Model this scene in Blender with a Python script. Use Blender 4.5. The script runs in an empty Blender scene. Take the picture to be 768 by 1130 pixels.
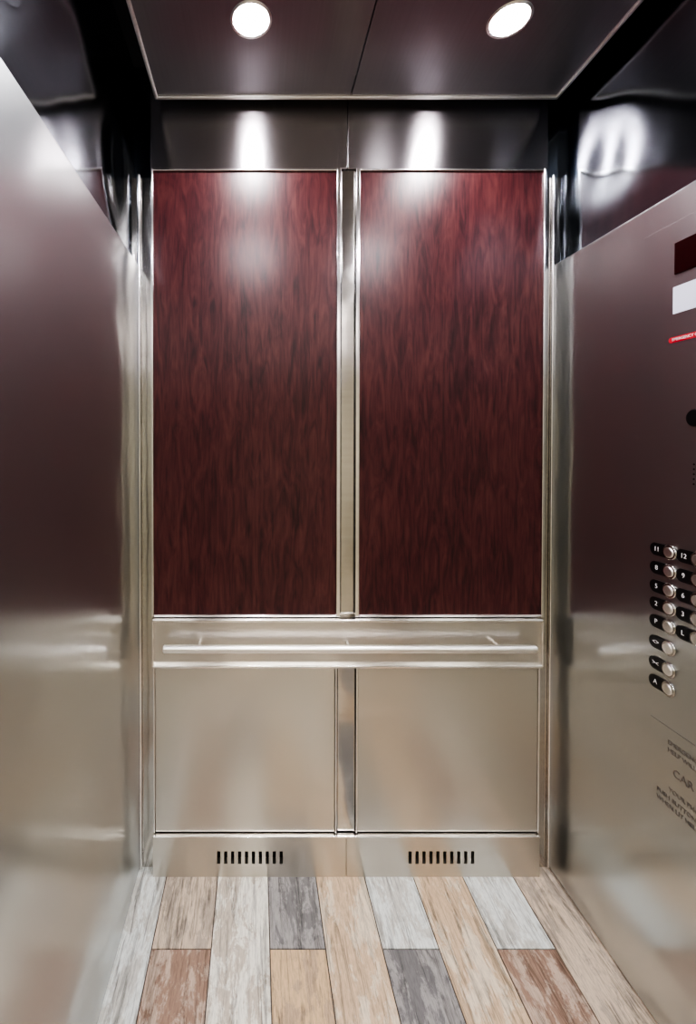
import bpy, bmesh, math, random
from mathutils import Vector
random.seed(4)
sc = bpy.context.scene
sc.view_settings.view_transform = 'AgX'
sc.view_settings.look = 'AgX - High Contrast'
sc.view_settings.exposure = 1.3

# ------------------------------------------------------------ materials
def newmat(name):
    m = bpy.data.materials.new(name); m.use_nodes = True
    nt = m.node_tree
    return m, nt, nt.nodes['Principled BSDF']
def L(nt, a, b): nt.links.new(a, b)
def simple(name, col, rough=0.5, metal=0.0, emit=None, es=0):
    m, nt, b = newmat(name)
    b.inputs['Base Color'].default_value = (*col, 1)
    b.inputs['Roughness'].default_value = rough
    b.inputs['Metallic'].default_value = metal
    if emit:
        b.inputs['Emission Color'].default_value = (*emit, 1)
        b.inputs['Emission Strength'].default_value = es
    return m
def steel(name, col, rough, scale, aniso=0.0, rot=0.0, wave=0.0, wscale=2.2, haze=0.0, hrough=0.5, hcol=None, smudge=0.08, streak=0.10):
    """brushed stainless: streaky colour, gentle sheet waviness, tight lobe + optional wide haze lobe"""
    m, nt, b = newmat(name)
    N = nt.nodes
    tc = N.new('ShaderNodeTexCoord')
    mp = N.new('ShaderNodeMapping'); mp.inputs['Scale'].default_value = scale
    L(nt, tc.outputs['Object'], mp.inputs['Vector'])
    n = N.new('ShaderNodeTexNoise'); n.inputs['Scale'].default_value = 1; n.inputs['Detail'].default_value = 3
    L(nt, mp.outputs[0], n.inputs['Vector'])
    cr = N.new('ShaderNodeMapRange'); cr.inputs['To Min'].default_value = 1-streak; cr.inputs['To Max'].default_value = 1+streak
    L(nt, n.outputs['Fac'], cr.inputs['Value'])
    mx = N.new('ShaderNodeMix'); mx.data_type = 'RGBA'; mx.blend_type = 'MULTIPLY'; mx.inputs[0].default_value = 1
    mx.inputs[6].default_value = (*col, 1)
    L(nt, cr.outputs[0], mx.inputs[7]); L(nt, mx.outputs[2], b.inputs['Base Color'])
    b.inputs['Metallic'].default_value = 1
    b.inputs['Roughness'].default_value = rough
    if smudge:
        n3 = N.new('ShaderNodeTexNoise'); n3.inputs['Scale'].default_value = 4; n3.inputs['Detail'].default_value = 2
        L(nt, tc.outputs['Object'], n3.inputs['Vector'])
        rr = N.new('ShaderNodeMapRange'); rr.inputs['From Min'].default_value = 0.3; rr.inputs['From Max'].default_value = 0.7
        rr.inputs['To Min'].default_value = rough * (1-smudge); rr.inputs['To Max'].default_value = rough * (1+smudge)
        L(nt, n3.outputs['Fac'], rr.inputs['Value']); L(nt, rr.outputs[0], b.inputs['Roughness'])
    if aniso:
        b.inputs['Anisotropic'].default_value = aniso
        b.inputs['Anisotropic Rotation'].default_value = rot
        tg = N.new('ShaderNodeTangent'); tg.direction_type = 'RADIAL'; tg.axis = 'Z'
        L(nt, tg.outputs[0], b.inputs['Tangent'])
    if wave:
        n2 = N.new('ShaderNodeTexNoise'); n2.inputs['Scale'].default_value = wscale; n2.inputs['Detail'].default_value = 1
        L(nt, tc.outputs['Object'], n2.inputs['Vector'])
        b2 = N.new('ShaderNodeBump'); b2.inputs['Strength'].default_value = 1; b2.inputs['Distance'].default_value = wave
        L(nt, n2.outputs['Fac'], b2.inputs['Height']); L(nt, b2.outputs[0], b.inputs['Normal'])
    if haze:
        g = N.new('ShaderNodeBsdfPrincipled'); g.inputs['Metallic'].default_value = 1
        g.inputs['Base Color'].default_value = (*(hcol or col), 1); g.inputs['Roughness'].default_value = hrough
        ms = N.new('ShaderNodeMixShader'); ms.inputs[0].default_value = haze
        L(nt, b.outputs[0], ms.inputs[1]); L(nt, g.outputs[0], ms.inputs[2])
        L(nt, ms.outputs[0], N['Material Output'].inputs['Surface'])
    return m

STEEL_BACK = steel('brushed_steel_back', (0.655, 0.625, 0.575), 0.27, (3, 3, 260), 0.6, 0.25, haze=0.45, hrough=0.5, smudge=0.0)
STEEL_BAND = steel('brushed_steel_band', (0.66, 0.63, 0.59), 0.22, (3, 3, 260), 0.7, 0.25, haze=0.35, hrough=0.45, smudge=0.0)
STEEL_STILE = steel('satin_steel_stile', (0.56, 0.54, 0.51), 0.14, (3, 3, 60), 0.6, 0.25, wave=0.003, wscale=8)
STEEL_SIDE = steel('brushed_steel_side', (0.62, 0.635, 0.62), 0.17, (220, 220, 2), 0.6, 0.25, wave=0.012, wscale=2.6, haze=0.28, hrough=0.42, hcol=(0.63, 0.665, 0.68), smudge=0.0)
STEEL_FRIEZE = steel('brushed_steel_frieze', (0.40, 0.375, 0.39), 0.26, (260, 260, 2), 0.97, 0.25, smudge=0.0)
STEEL_SHADED = steel('shaded_steel', (0.27, 0.30, 0.34), 0.11, (3, 3, 200), 0.4, 0.25, wave=0.012, wscale=3)  # upper-wall steel: shade and dark reflections put into the base colour
STEEL_TRIM = steel('polished_trim', (0.86, 0.84, 0.82), 0.14, (5, 5, 60))
STEEL_RAIL = steel('satin_rail', (0.92, 0.90, 0.87), 0.32, (4, 200, 200))
CEIL_STEEL = steel('ceiling_steel', (0.32, 0.31, 0.33), 0.30, (160, 2, 2), haze=0.4, hrough=0.5, smudge=0.0)
STEEL_FRONT = steel('front_steel', (0.66, 0.63, 0.58), 0.35, (200, 200, 2))
BLACK = simple('black_plastic', (0.008, 0.008, 0.009), 0.3)
SLOT = simple('dark_slot', (0.004, 0.004, 0.004), 0.8)
DARKCEIL = simple('shaft_dark', (0.05, 0.05, 0.055), 0.7)
WHITE = simple('white_label', (0.66, 0.68, 0.80), 0.5, emit=(0.8, 0.85, 1), es=0.04)
RED = simple('red_label', (0.6, 0.02, 0.04), 0.4)
REDLCD = simple('display_glass', (0.022, 0.002, 0.003), 0.12)
LED = simple('display_segment', (0.3, 0.0, 0.0), 0.4, emit=(1, 0.03, 0.02), es=0.12)
INK = simple('engraved_ink', (0.10, 0.09, 0.085), 0.5)
WTXT = simple('white_ink', (0.85, 0.85, 0.85), 0.5)
LENS = simple('lamp_core', (1, 1, 1), 0.3, emit=(1.0, 0.95, 0.98), es=450)
BOWL = simple('lamp_reflector', (1, 1, 1), 0.3, emit=(1.0, 0.95, 0.99), es=70)
LOBBYWALL = simple('lobby_paint', (0.70, 0.67, 0.59), 0.6)
LOBBYFLOOR = simple('lobby_tile', (0.50, 0.45, 0.36), 0.4)
LOBBYFILL = simple('lobby_fill_emitter', (1, 1, 1), 0.5, emit=(1.0, 0.97, 0.92), es=8)  # glow of the added fill light in the lobby

def wood():
    m, nt, b = newmat('mahogany_laminate'); N = nt.nodes
    tc = N.new('ShaderNodeTexCoord')
    def noise(scale, det, dist, rough=0.6):
        mp = N.new('ShaderNodeMapping'); mp.inputs['Scale'].default_value = scale
        L(nt, tc.outputs['Object'], mp.inputs['Vector'])
        n = N.new('ShaderNodeTexNoise'); n.inputs['Scale'].default_value = 1
        n.inputs['Detail'].default_value = det; n.inputs['Distortion'].default_value = dist
        n.inputs['Roughness'].default_value = rough
        L(nt, mp.outputs[0], n.inputs['Vector']); return n
    a = noise((30, 30, 4.6), 5, 2.0, 0.55)
    f = noise((150, 150, 9), 2, 0.8)
    c = noise((5, 5, 1.2), 2, 0.3)
    def mul(s, k):
        q = N.new('ShaderNodeMath'); q.operation = 'MULTIPLY'; q.inputs[1].default_value = k
        L(nt, s, q.inputs[0]); return q.outputs[0]
    def add(s, t):
        q = N.new('ShaderNodeMath'); q.operation = 'ADD'; L(nt, s, q.inputs[0]); L(nt, t, q.inputs[1]); return q.outputs[0]
    v = add(add(mul(a.outputs['Fac'], 0.56), mul(f.outputs['Fac'], 0.28)), mul(c.outputs['Fac'], 0.16))
    r = N.new('ShaderNodeValToRGB'); e = r.color_ramp.elements
    e[0].position = 0.36; e[0].color = (0.024, 0.007, 0.009, 1)
    e[1].position = 0.64; e[1].color = (0.100, 0.031, 0.030, 1)
    x = e.new(0.48); x.color = (0.060, 0.0145, 0.0175, 1)
    L(nt, v, r.inputs[0]); L(nt, r.outputs[0], b.inputs['Base Color'])
    b.inputs['Roughness'].default_value = 0.30
    return m
WOOD = wood()

def floor_mat():
    m, nt, b = newmat('weathered_plank_tile'); N = nt.nodes
    tc = N.new('ShaderNodeTexCoord')
    at = N.new('ShaderNodeAttribute'); at.attribute_name = 'plank_col'
    at2 = N.new('ShaderNodeAttribute'); at2.attribute_name = 'plank_alt'
    off = N.new('ShaderNodeAttribute'); off.attribute_name = 'plank_off'
    va = N.new('ShaderNodeVectorMath'); va.operation = 'ADD'
    sc_ = N.new('ShaderNodeVectorMath'); sc_.operation = 'SCALE'; sc_.inputs['Scale'].default_value = 13
    L(nt, off.outputs['Color'], sc_.inputs[0])
    L(nt, tc.outputs['Object'], va.inputs[0]); L(nt, sc_.outputs[0], va.inputs[1])
    def noise(scale, det, dist, rough=0.6):
        mp = N.new('ShaderNodeMapping'); mp.inputs['Scale'].default_value = scale
        L(nt, va.outputs[0], mp.inputs['Vector'])
        n = N.new('ShaderNodeTexNoise'); n.inputs['Scale'].default_value = 1
        n.inputs['Detail'].default_value = det; n.inputs['Distortion'].default_value = dist
        n.inputs['Roughness'].default_value = rough
        L(nt, mp.outputs[0], n.inputs['Vector']); return n
    patch = noise((16, 6, 1), 8, 0.4, 0.75)
    grain = noise((60, 4, 1), 6, 1.0, 0.75)
    fine = noise((260, 40, 1), 2, 0.2)
    r = N.new('ShaderNodeValToRGB'); r.color_ramp.elements[0].position = 0.49; r.color_ramp.elements[1].position = 0.54
    L(nt, patch.outputs['Fac'], r.inputs[0])
    mx = N.new('ShaderNodeMix'); mx.data_type = 'RGBA'
    k = N.new('ShaderNodeMath'); k.operation = 'MULTIPLY'; k.inputs[1].default_value = 0.9
    L(nt, r.outputs[0], k.inputs[0])
    L(nt, k.outputs[0], mx.inputs[0]); L(nt, at.outputs['Color'], mx.inputs[6]); L(nt, at2.outputs['Color'], mx.inputs[7])
    g = N.new('ShaderNodeMapRange'); g.inputs['From Min'].default_value = 0.34; g.inputs['From Max'].default_value = 0.50
    g.inputs['To Min'].default_value = 0.34; g.inputs['To Max'].default_value = 1.0
    L(nt, grain.outputs['Fac'], g.inputs['Value'])
    m2 = N.new('ShaderNodeMix'); m2.data_type = 'RGBA'; m2.blend_type = 'MULTIPLY'; m2.inputs[0].default_value = 1
    L(nt, mx.outputs[2], m2.inputs[6]); L(nt, g.outputs[0], m2.inputs[7])
    g2 = N.new('ShaderNodeMapRange'); g2.inputs['From Min'].default_value = 0.3; g2.inputs['From Max'].default_value = 0.6
    g2.inputs['To Min'].default_value = 0.8; g2.inputs['To Max'].default_value = 1.05
    L(nt, fine.outputs['Fac'], g2.inputs['Value'])
    m3 = N.new('ShaderNodeMix'); m3.data_type = 'RGBA'; m3.blend_type = 'MULTIPLY'; m3.inputs[0].default_value = 1
    L(nt, m2.outputs[2], m3.inputs[6]); L(nt, g2.outputs[0], m3.inputs[7])
    L(nt, m3.outputs[2], b.inputs['Base Color'])
    b.inputs['Roughness'].default_value = 0.33
    return m
FLOOR = floor_mat()
GROUT = simple('grout', (0.10, 0.08, 0.07), 0.8)

# ------------------------------------------------------------ helpers
def link(o, parent=None):
    sc.collection.objects.link(o)
    if parent: o.parent = parent
    return o
def empty(name):
    e = bpy.data.objects.new(name, None); e.empty_display_size = 0.1
    return link(e)
def bmobj(name, bm, mats, parent=None, smooth=False):
    me = bpy.data.meshes.new(name); bm.to_mesh(me); bm.free()
    for m in (mats if isinstance(mats, (list, tuple)) else [mats]): me.materials.append(m)
    if smooth:
        for p in me.polygons: p.use_smooth = True
    return link(bpy.data.objects.new(name, me), parent)
def addbox(bm, x0, x1, y0, y1, z0, z1, mi=0):
    vs = [bm.verts.new((x, y, z)) for x in (x0, x1) for y in (y0, y1) for z in (z0, z1)]
    idx = [(0,1,3,2),(4,6,7,5),(0,4,5,1),(2,3,7,6),(0,2,6,4),(1,5,7,3)]
    fs = [bm.faces.new([vs[i] for i in f]) for f in idx]
    for f in fs: f.material_index = mi
    return fs
def boxes(name, lst, mats, parent=None):
    bm = bmesh.new()
    for b in lst: addbox(bm, *b)
    bmesh.ops.recalc_face_normals(bm, faces=bm.faces)
    return bmobj(name, bm, mats, parent)
def box(name, x0, x1, y0, y1, z0, z1, mat, parent=None, bev=0.0, seg=3):
    bm = bmesh.new(); addbox(bm, x0, x1, y0, y1, z0, z1)
    bmesh.ops.recalc_face_normals(bm, faces=bm.faces)
    if bev:
        bmesh.ops.bevel(bm, geom=bm.edges[:], offset=bev, segments=seg, affect='EDGES', profile=0.5)
    o = bmobj(name, bm, mat, parent, smooth=False)
    if bev:
        for p in o.data.polygons: p.use_smooth = True
        md = o.modifiers.new('wn', 'WEIGHTED_NORMAL'); md.keep_sharp = True
    return o
def cyl(name, p, axis, r, h, mat, parent=None, seg=40, bev=0.0):
    bm = bmesh.new()
    bmesh.ops.create_cone(bm, cap_ends=True, segments=seg, radius1=r, radius2=r, depth=h)
    if bev:
        es = [e for e in bm.edges if abs(e.verts[0].co.z - e.verts[1].co.z) < 1e-6]
        bmesh.ops.bevel(bm, geom=es, offset=bev, segments=3, affect='EDGES')
    rot = Vector(axis).to_track_quat('Z', 'Y').to_matrix().to_4x4()
    bmesh.ops.transform(bm, matrix=rot, verts=bm.verts)
    bmesh.ops.translate(bm, vec=p, verts=bm.verts)
    o = bmobj(name, bm, mat, parent)
    for f in o.data.polygons: f.use_smooth = True
    md = o.modifiers.new('wn', 'WEIGHTED_NORMAL')
    return o

XL, XR, YB, YF = -0.42, 1.06, 1.60, -0.28
ZT = 2.88
# ------------------------------------------------------------ floor
bm = bmesh.new()
addbox(bm, XL-0.12, XR+0.12, YF-0.10, YB+0.12, -0.05, -0.003, 1)
c1 = bm.loops.layers.float_color.new('plank_col'); c2 = bm.loops.layers.float_color.new('plank_alt'); c3 = bm.loops.layers.float_color.new('plank_off')
TAN=((0.64,0.48,0.33),(0.76,0.66,0.53)); WHI=((0.80,0.77,0.69),(0.55,0.52,0.48)); GRY=((0.20,0.195,0.20),(0.38,0.365,0.36))
RED_=((0.34,0.225,0.17),(0.56,0.44,0.36)); ORG=((0.66,0.48,0.30),(0.50,0.37,0.26)); BLU=((0.74,0.77,0.75),(0.58,0.57,0.53)); BGE=((0.64,0.53,0.42),(0.44,0.37,0.31))
CRM=((0.85,0.83,0.75),(0.56,0.49,0.41))
edges = [-0.50,-0.32,-0.138,0.041,0.211,0.384,0.557,0.733,0.912,1.09]
seam = 1.362; pl = 0.62
cols = [ (0,[BLU,CRM,TAN]), (1,[BGE,RED_,WHI,TAN]), (0,[CRM,GRY,TAN]), (1,[GRY,ORG,WHI,RED_]), (0,[TAN,WHI,GRY]),
         (1,[BLU,GRY,TAN,WHI]), (0,[TAN,ORG,GRY]), (1,[BLU,RED_,TAN,GRY]), (0,[BGE,WHI,TAN]) ]
g = 0.0018
for i,(st,cs) in enumerate(cols):
    x0, x1 = max(edges[i], XL-0.1), min(edges[i+1], XR+0.1)
    y1 = YB+0.1
    y = seam if st else seam - pl*0.5
    k = 0
    while y1 > YF-0.1:
        y0 = max(y, YF-0.1)
        fs = addbox(bm, x0+g, x1-g, y0+g, y1-g, -0.02, 0.0, 0)
        ca, cb = cs[k % len(cs)]; o3 = (random.random(), random.random(), random.random())
        for f in fs:
            for lp in f.loops:
                lp[c1] = (*ca,1); lp[c2] = (*cb,1); lp[c3] = (*o3,1)
        y1 = y0; y = y0 - pl; k += 1
bmesh.ops.recalc_face_normals(bm, faces=bm.faces)
bmobj('floor', bm, [FLOOR, GROUT])

# ------------------------------------------------------------ room shell
wb = boxes('wall_back', [(XL-0.12, XR+0.12, YB+0.03, YB+0.11, 0, 2.49, 0), (XL-0.12, XR+0.12, YB+0.03, YB+0.11, 2.49, ZT, 1)], [STEEL_STILE, STEEL_SHADED])
wl = boxes('wall_left', [(XL-0.10, XL-0.030, YF-0.10, YB+0.03, 0, ZT)], STEEL_SHADED)
wr = boxes('wall_right', [(XR+0.030, XR+0.10, YF-0.10, YB+0.03, 0, ZT)], STEEL_SHADED)
pz = 2.180
# upper side sheets: slightly dished / oil-canned sheet metal
def dished(name, x, s, parent):
    bm = bmesh.new(); ny, nz = 110, 50
    y0, y1, z0, z1 = YF, YB+0.03, pz-0.03, ZT
    g = lambda y,z,cy,cz,sy,sz: math.exp(-((y-cy)/sy)**2 - ((z-cz)/sz)**2)
    V = []
    for i in range(ny+1):
        row = []
        for j in range(nz+1):
            y = y0+(y1-y0)*i/ny; z = z0+(z1-z0)*j/nz
            d = 0.012*g(y,z,1.42,2.40,0.09,0.13) - 0.005*g(y,z,1.12,2.60,0.16,0.2) + 0.005*g(y,z,0.75,2.4,0.2,0.16)
            row.append(bm.verts.new((x + s*(0.016 + d*0.9), y, z)))
        V.append(row)
    for i in range(ny):
        for j in range(nz): bm.faces.new((V[i][j],V[i+1][j],V[i+1][j+1],V[i][j+1]))
    bmesh.ops.recalc_face_normals(bm, faces=bm.faces)
    return bmobj(name, bm, STEEL_SHADED, parent, True)
dished('upper_sheet', XL, -1, wl); dished('upper_sheet', XR, 1, wr)
DX0, DX1, DZ = -0.25, 0.89, 2.13
boxes('wall_front', [(XL-0.016, DX0, YF-0.10, YF, 0, ZT), (DX1, XR+0.016, YF-0.10, YF, 0, ZT), (DX0, DX1, YF-0.10, YF, DZ, ZT)], STEEL_FRONT)
boxes('ceiling', [(XL-0.12, XR+0.12, YF-0.1, YB+0.11, ZT, ZT+0.05)], DARKCEIL)
# unseen elevator lobby beyond the open doorway, put in with its lamp as fill
LX0, LX1, LY0, LY1, LZ = -1.6, 2.3, -2.9, YF-0.14, 2.6
boxes('lobby_floor', [(LX0, LX1, LY0, YF-0.10, -0.05, 0.0)], LOBBYFLOOR)
boxes('lobby_ceiling', [(LX0, LX1, LY0, YF-0.12, LZ, LZ+0.05)], LOBBYWALL)
boxes('lobby_walls', [(LX0, LX1, LY0-0.05, LY0, 0, LZ), (LX0-0.05, LX0, LY0, LY1, 0, LZ), (LX1, LX1+0.05, LY0, LY1, 0, LZ),
      (LX0, XL-0.12, YF-0.16, YF-0.11, 0, LZ), (XR+0.12, LX1, YF-0.16, YF-0.11, 0, LZ)], LOBBYWALL)
e = empty('lobby_fill_light')  # added fill light, out of view, brightens the car through the doorway
box('fill_panel', -0.25, 0.95, -1.75, -1.15, LZ-0.03, LZ-0.001, LOBBYFILL, e, 0.004)

# side wall panels (lower), with rolled edges
def side_panel(x0, x1, y0, y1, z0, z1, parent):
    return box('panel', x0, x1, y0, y1, z0, z1, STEEL_SIDE, parent, 0.009, 6)
side_panel(XL-0.030, XL, YF, YB-0.085, 0.001, pz, wl)
side_panel(XR, XR+0.030, YF, YB+0.029, 0.001, pz, wr)
box('corner_post', XL-0.030, XL-0.003, YB-0.086, YB+0.03, 0.001, pz, STEEL_SIDE, wl, 0.003)
box('corner_trim', XL-0.004, XL+0.008, YB+0.014, YB+0.03, 0.001, 2.496, STEEL_TRIM, wl, 0.005)
box('corner_trim', XR-0.008, XR+0.001, YB+0.018, YB+0.03, 0.001, 2.496, STEEL_TRIM, wr, 0.004)

# ------------------------------------------------------------ back wall assembly
AL, AR = -0.368, 1.012
C0, C1 = 0.284, 0.360
ZW1, ZW0 = 2.496, 0.934
def wood_panel(x0, x1, tl, tr):
    e = empty('wood_wall_panel')
    box('laminate', x0, x1, YB+0.004, YB+0.03, ZW0, ZW1, WOOD, e, 0.0015)
    t = 0.008
    for n,(a,b,c,dd) in {'trim_left':(x0-tl,x0,ZW0-t,ZW1+t),'trim_right':(x1,x1+tr,ZW0-t,ZW1+t),'trim_bottom':(x0,x1,ZW0-t,ZW0),'trim_top':(x0,x1,ZW1,ZW1+t)}.items():
        box(n, a, b, YB-0.004, YB+0.03, c, dd, STEEL_TRIM, e, 0.0025)
wood_panel(AL+0.005, C0-0.002, 0.009, 0.015); wood_panel(C1+0.004, AR-0.004, 0.015, 0.010)
e = empty('center_stile')
box('channel_upper', C0+0.013, C1-0.011, YB+0.006, YB+0.03, ZW0, ZW1+0.008, STEEL_STILE, e, 0.006, 5)
box('channel_lower', C0+0.003, C1-0.007, YB+0.004, YB+0.03, 0.152, 0.750, STEEL_STILE, e, 0.006, 5)
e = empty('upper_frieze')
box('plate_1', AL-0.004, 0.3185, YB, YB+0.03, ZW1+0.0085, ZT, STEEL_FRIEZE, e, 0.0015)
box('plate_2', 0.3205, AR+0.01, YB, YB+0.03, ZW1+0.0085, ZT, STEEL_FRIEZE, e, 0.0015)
def lower_panel(x0, x1):
    e = empty('wainscot_panel')
    box('sheet', x0, x1, YB+0.002, YB+0.029, 0.152, 0.750, STEEL_BACK, e, 0.004)
    t=0.006
    box('edge_left', x0-t, x0, YB-0.002, YB+0.029, 0.152, 0.750, STEEL_TRIM, e, 0.002)
    box('edge_right', x1, x1+t, YB-0.002, YB+0.029, 0.152, 0.750, STEEL_TRIM, e, 0.002)
lower_panel(AL+0.006, C0-0.004); lower_panel(C1, AR-0.010)
e = empty('handrail')
box('backing_band', AL, AR-0.004, YB-0.008, YB+0.03, 0.758, 0.922, STEEL_BAND, e, 0.003)
box('band_lip_top', AL, AR-0.004, YB-0.022, YB+0.002, 0.915, 0.924, STEEL_TRIM, e, 0.003)
box('band_lip_bottom', AL, AR-0.004, YB-0.022, YB+0.002, 0.752, 0.762, STEEL_TRIM, e, 0.003)
box('band_lip_left', AL, AL+0.008, YB-0.022, YB+0.002, 0.752, 0.924, STEEL_TRIM, e, 0.003)
box('band_lip_right', AR-0.012, AR-0.004, YB-0.022, YB+0.002, 0.752, 0.924, STEEL_TRIM, e, 0.003)
HZ = 0.838
cyl('rail', (0.319, YB-0.060, HZ), (1,0,0), 0.0135, 1.275, STEEL_RAIL, e, 32, 0.003)
for i,x in enumerate((-0.20, 0.319, 0.838)):
    cyl('bracket_%d'%(i+1), (x, YB-0.034, HZ), (0,1,0), 0.006, 0.052, STEEL_BAND, e, 24, 0.001)
e = empty('kick_plate')
def kick(x0,x1,vx0,name):
    bm = bmesh.new()
    n, pitch, w = 10, 0.0247, 0.0115
    zs0, zs1 = 0.047, 0.092
    xs=[x0]
    for i in range(n):
        a = vx0+i*pitch; xs += [a, a+w]
    xs.append(x1)
    f0 = YB-0.008; f1 = YB+0.018
    addbox(bm, x0, x1, f0, f1, 0.0, zs0); addbox(bm, x0, x1, f0, f1, zs1, 0.146)
    for i in range(0,len(xs),2): addbox(bm, xs[i], xs[i+1], f0, f1, zs0, zs1)
    addbox(bm, x0, x1, f1, YB+0.03, 0.0, 0.146, 1)
    bmesh.ops.remove_doubles(bm, verts=bm.verts, dist=1e-5)
    bmesh.ops.recalc_face_normals(bm, faces=bm.faces)
    bmobj(name, bm, [STEEL_BACK, SLOT], e)
kick(AL, 0.318, -0.140, 'vented_plate_1'); kick(0.320, AR-0.006, 0.540, 'vented_plate_2')
box('top_lip', AL, AR-0.006, YB-0.012, YB+0.010, 0.143, 0.149, STEEL_TRIM, e, 0.002)

# ------------------------------------------------------------ suspended ceiling
IX0, IX1, IY0, IY1, IZ = -0.344, 1.020, YF+0.04, 1.55, 2.712
e = empty('suspended_ceiling_panel')
box('panel_1', IX0+0.01, 0.3165, IY0, IY1-0.01, IZ, IZ+0.02, CEIL_STEEL, e, 0.0015)
box('panel_2', 0.3195, IX1-0.01, IY0, IY1-0.01, IZ, IZ+0.02, CEIL_STEEL, e, 0.0015)
for n,a in {'trim_a':(IX0,IX0+0.012,IY0,IY1),'trim_b':(IX1-0.012,IX1,IY0,IY1),'trim_c':(IX0,IX1,IY1-0.014,IY1)}.items():
    box(n, a[0],a[1],a[2],a[3], IZ-0.008, IZ+0.024, STEEL_RAIL, e, 0.004)
for i,(x,y) in enumerate(((-0.2,1.3),(0.9,1.3),(-0.2,0.0),(0.9,0.0))):
    cyl('hanger_%d'%(i+1), (x,y,(IZ+0.02+ZT)/2), (0,0,1), 0.006, ZT-IZ-0.02, STEEL_TRIM, e, 16)
def downlight(x, y):
    e = empty('downlight')
    bm = bmesh.new()
    prof = [(0.045,0.004),(0.048,-0.001),(0.052,-0.004),(0.056,-0.003),(0.058,0.0)]
    seg = 48; rings=[]
    for r,z in prof:
        rings.append([bm.verts.new((x+r*math.cos(t*2*math.pi/seg), y+r*math.sin(t*2*math.pi/seg), IZ+z)) for t in range(seg)])
    for a,b in zip(rings, rings[1:]):
        for t in range(seg): bm.faces.new((a[t],a[(t+1)%seg],b[(t+1)%seg],b[t]))
    bmesh.ops.recalc_face_normals(bm, faces=bm.faces)
    bmobj('bezel', bm, STEEL_RAIL, e, True)
    cyl('reflector', (x,y,IZ-0.0005), (0,0,1), 0.0455, 0.006, BOWL, e, 48)
    cyl('lamp', (x,y,IZ-0.002), (0,0,1), 0.025, 0.007, LENS, e, 48)
for x in (-0.015, 0.700):
    for y in (1.268, 0.42): downlight(x, y)

# ------------------------------------------------------------ car operating panel (right wall)
cop = empty('car_operating_panel')
PX = XR - 0.002
box('face_plate', PX, XR+0.0, 0.70, 1.245, 0.30, 2.10, STEEL_SIDE, cop, 0.0008)
def capsule(name, yc0, yc1, z, r, x0, x1, mat):
    bm = bmesh.new(); pts=[]
    for t in range(17):
        a = -math.pi/2 + math.pi*t/16; pts.append((yc1+r*math.cos(a), z+r*math.sin(a)))
    for t in range(17):
        a = math.pi/2 + math.pi*t/16; pts.append((yc0+r*math.cos(a), z+r*math.sin(a)))
    va=[bm.verts.new((x0,y,zz)) for y,zz in pts]; vb=[bm.verts.new((x1,y,zz)) for y,zz in pts]
    bm.faces.new(va); bm.faces.new(vb[::-1])
    for i in range(len(pts)):
        j=(i+1)%len(pts); bm.faces.new((va[i],va[j],vb[j],vb[i]))
    bmesh.ops.recalc_face_normals(bm, faces=bm.faces)
    bmobj(name, bm, mat, cop)
def text(name, s, y, z, size, mat, x=PX-0.001, align='CENTER'):
    cu = bpy.data.curves.new(name, 'FONT'); cu.body = s; cu.size = size; cu.align_x = align; cu.align_y='CENTER'; cu.extrude = 0.0003
    cu.materials.append(mat)
    o = bpy.data.objects.new(name, cu); link(o, cop)
    o.rotation_euler = (math.pi/2, 0, -math.pi/2); o.location = (x, y, z)
rows = [1.262,1.213,1.164,1.118,1.071,1.016,0.960,0.911]
la = ['11','8','5','2','P','<>','><','A']; lb = ['12','9','6','3','L']
def button(y, z, lab, n):
    capsule('label_%s'%n, y+0.012, y+0.042, z, 0.0165, PX-0.003, PX+0.001, BLACK)
    cyl('button_ring_%s'%n, (PX-0.003, y, z), (1,0,0), 0.0190, 0.006, STEEL_STILE, cop, 32, 0.002)
    cyl('button_%s'%n, (PX-0.006, y, z), (1,0,0), 0.0135, 0.006, STEEL_RAIL, cop, 32, 0.002)
    text('numeral_%s'%n, lab, y+0.038, z, 0.017, WTXT, PX-0.0035)
for i,z in enumerate(rows):
    button(1.153, z, la[i], 'a%d'%i)
    if i < 5: button(1.078, z, lb[i], 'b%d'%i)
box('floor_display', PX-0.004, PX+0.001, 0.95, 1.149, 1.966, 2.045, REDLCD, cop, 0.001)
text('display_digits', '1', 1.02, 2.005, 0.055, LED, PX-0.0045)
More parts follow.
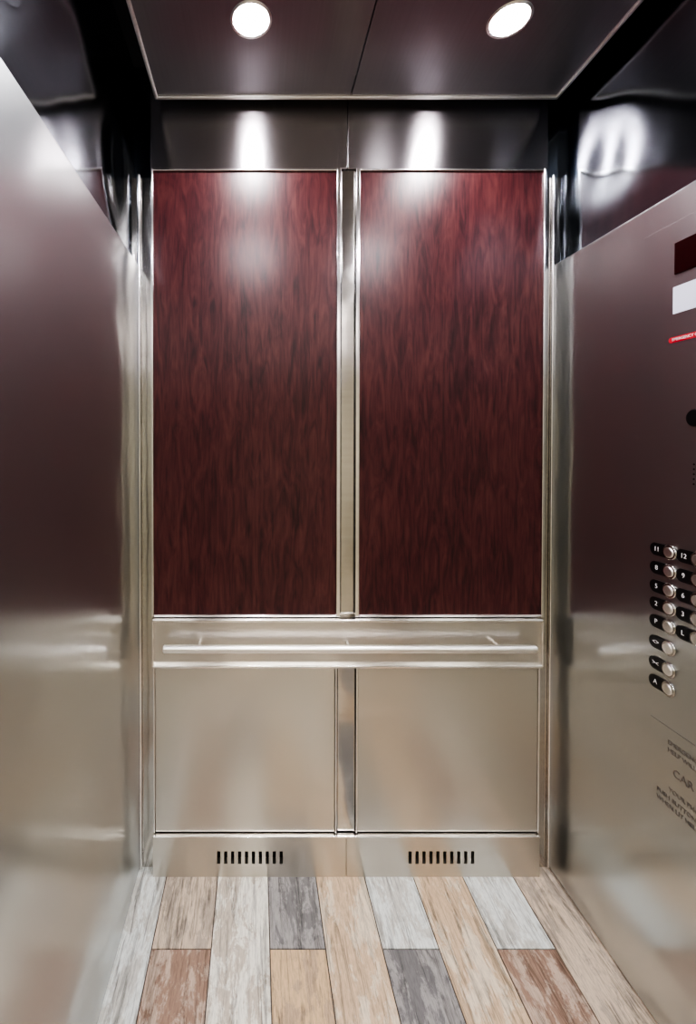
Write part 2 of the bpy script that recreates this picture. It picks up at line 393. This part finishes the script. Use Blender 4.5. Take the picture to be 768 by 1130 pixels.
box('notice_label', PX-0.0015, PX+0.001, 0.96, 1.154, 1.868, 1.936, WHITE, cop)
capsule('emergency_strip', 0.98, 1.158, 1.803, 0.007, PX-0.0015, PX+0.001, RED)
text('emergency_text', 'EMERGENCY CALL', 1.155, 1.803, 0.010, WTXT, PX-0.002, align='LEFT')
cyl('key_switch', (PX-0.003, 1.09, 1.602), (1,0,0), 0.021, 0.010, BLACK, cop, 32, 0.002)
for i in range(5):
    for j in range(5):
        cyl('speaker_hole_%d%d'%(i,j), (PX-0.0003, 1.095-i*0.012, 1.490-j*0.012), (1,0,0), 0.0022, 0.001, SLOT, cop, 10)
box('instruction_plate', PX-0.0015, PX+0.001, 0.86, 1.207, 0.560, 0.812, STEEL_SIDE, cop, 0.0005)
text('text_1', 'EMERGENCY PHONE', 1.155, 0.775, 0.016, INK, PX-0.002, 'LEFT')
text('text_2', 'HELP WILL BE SENT', 1.155, 0.755, 0.016, INK, PX-0.002, 'LEFT')
text('text_3', 'CAR  2', 1.140, 0.706, 0.028, INK, PX-0.002, 'LEFT')
text('text_4', 'YOUR PHONE CALL', 1.150, 0.655, 0.016, INK, PX-0.002, 'LEFT')
text('text_5', 'PUSH BUTTON TO TALK', 1.185, 0.632, 0.016, INK, PX-0.002, 'LEFT')
text('text_6', 'WHEN LIT HELP IS COMING', 1.185, 0.612, 0.016, INK, PX-0.002, 'LEFT')

# ------------------------------------------------------------ world + camera
w = bpy.data.worlds.new('world'); sc.world = w; w.use_nodes = True
w.node_tree.nodes['Background'].inputs[0].default_value = (0.5,0.5,0.55,1)
w.node_tree.nodes['Background'].inputs[1].default_value = 0.1
cam = bpy.data.cameras.new('camera'); co = bpy.data.objects.new('camera', cam); link(co)
f = 500.0; th = math.radians(0.7)
cam.sensor_fit = 'VERTICAL'; cam.sensor_height = 24; cam.lens = f/1130*24
cam.clip_start = 0.01
co.location = (0, 0, 1.539); co.rotation_euler = (math.pi/2 - th, 0, 0)
cam.shift_x = (384-283)/1130
cam.shift_y = (490 + f*math.tan(th) - 565)/1130
sc.camera = co
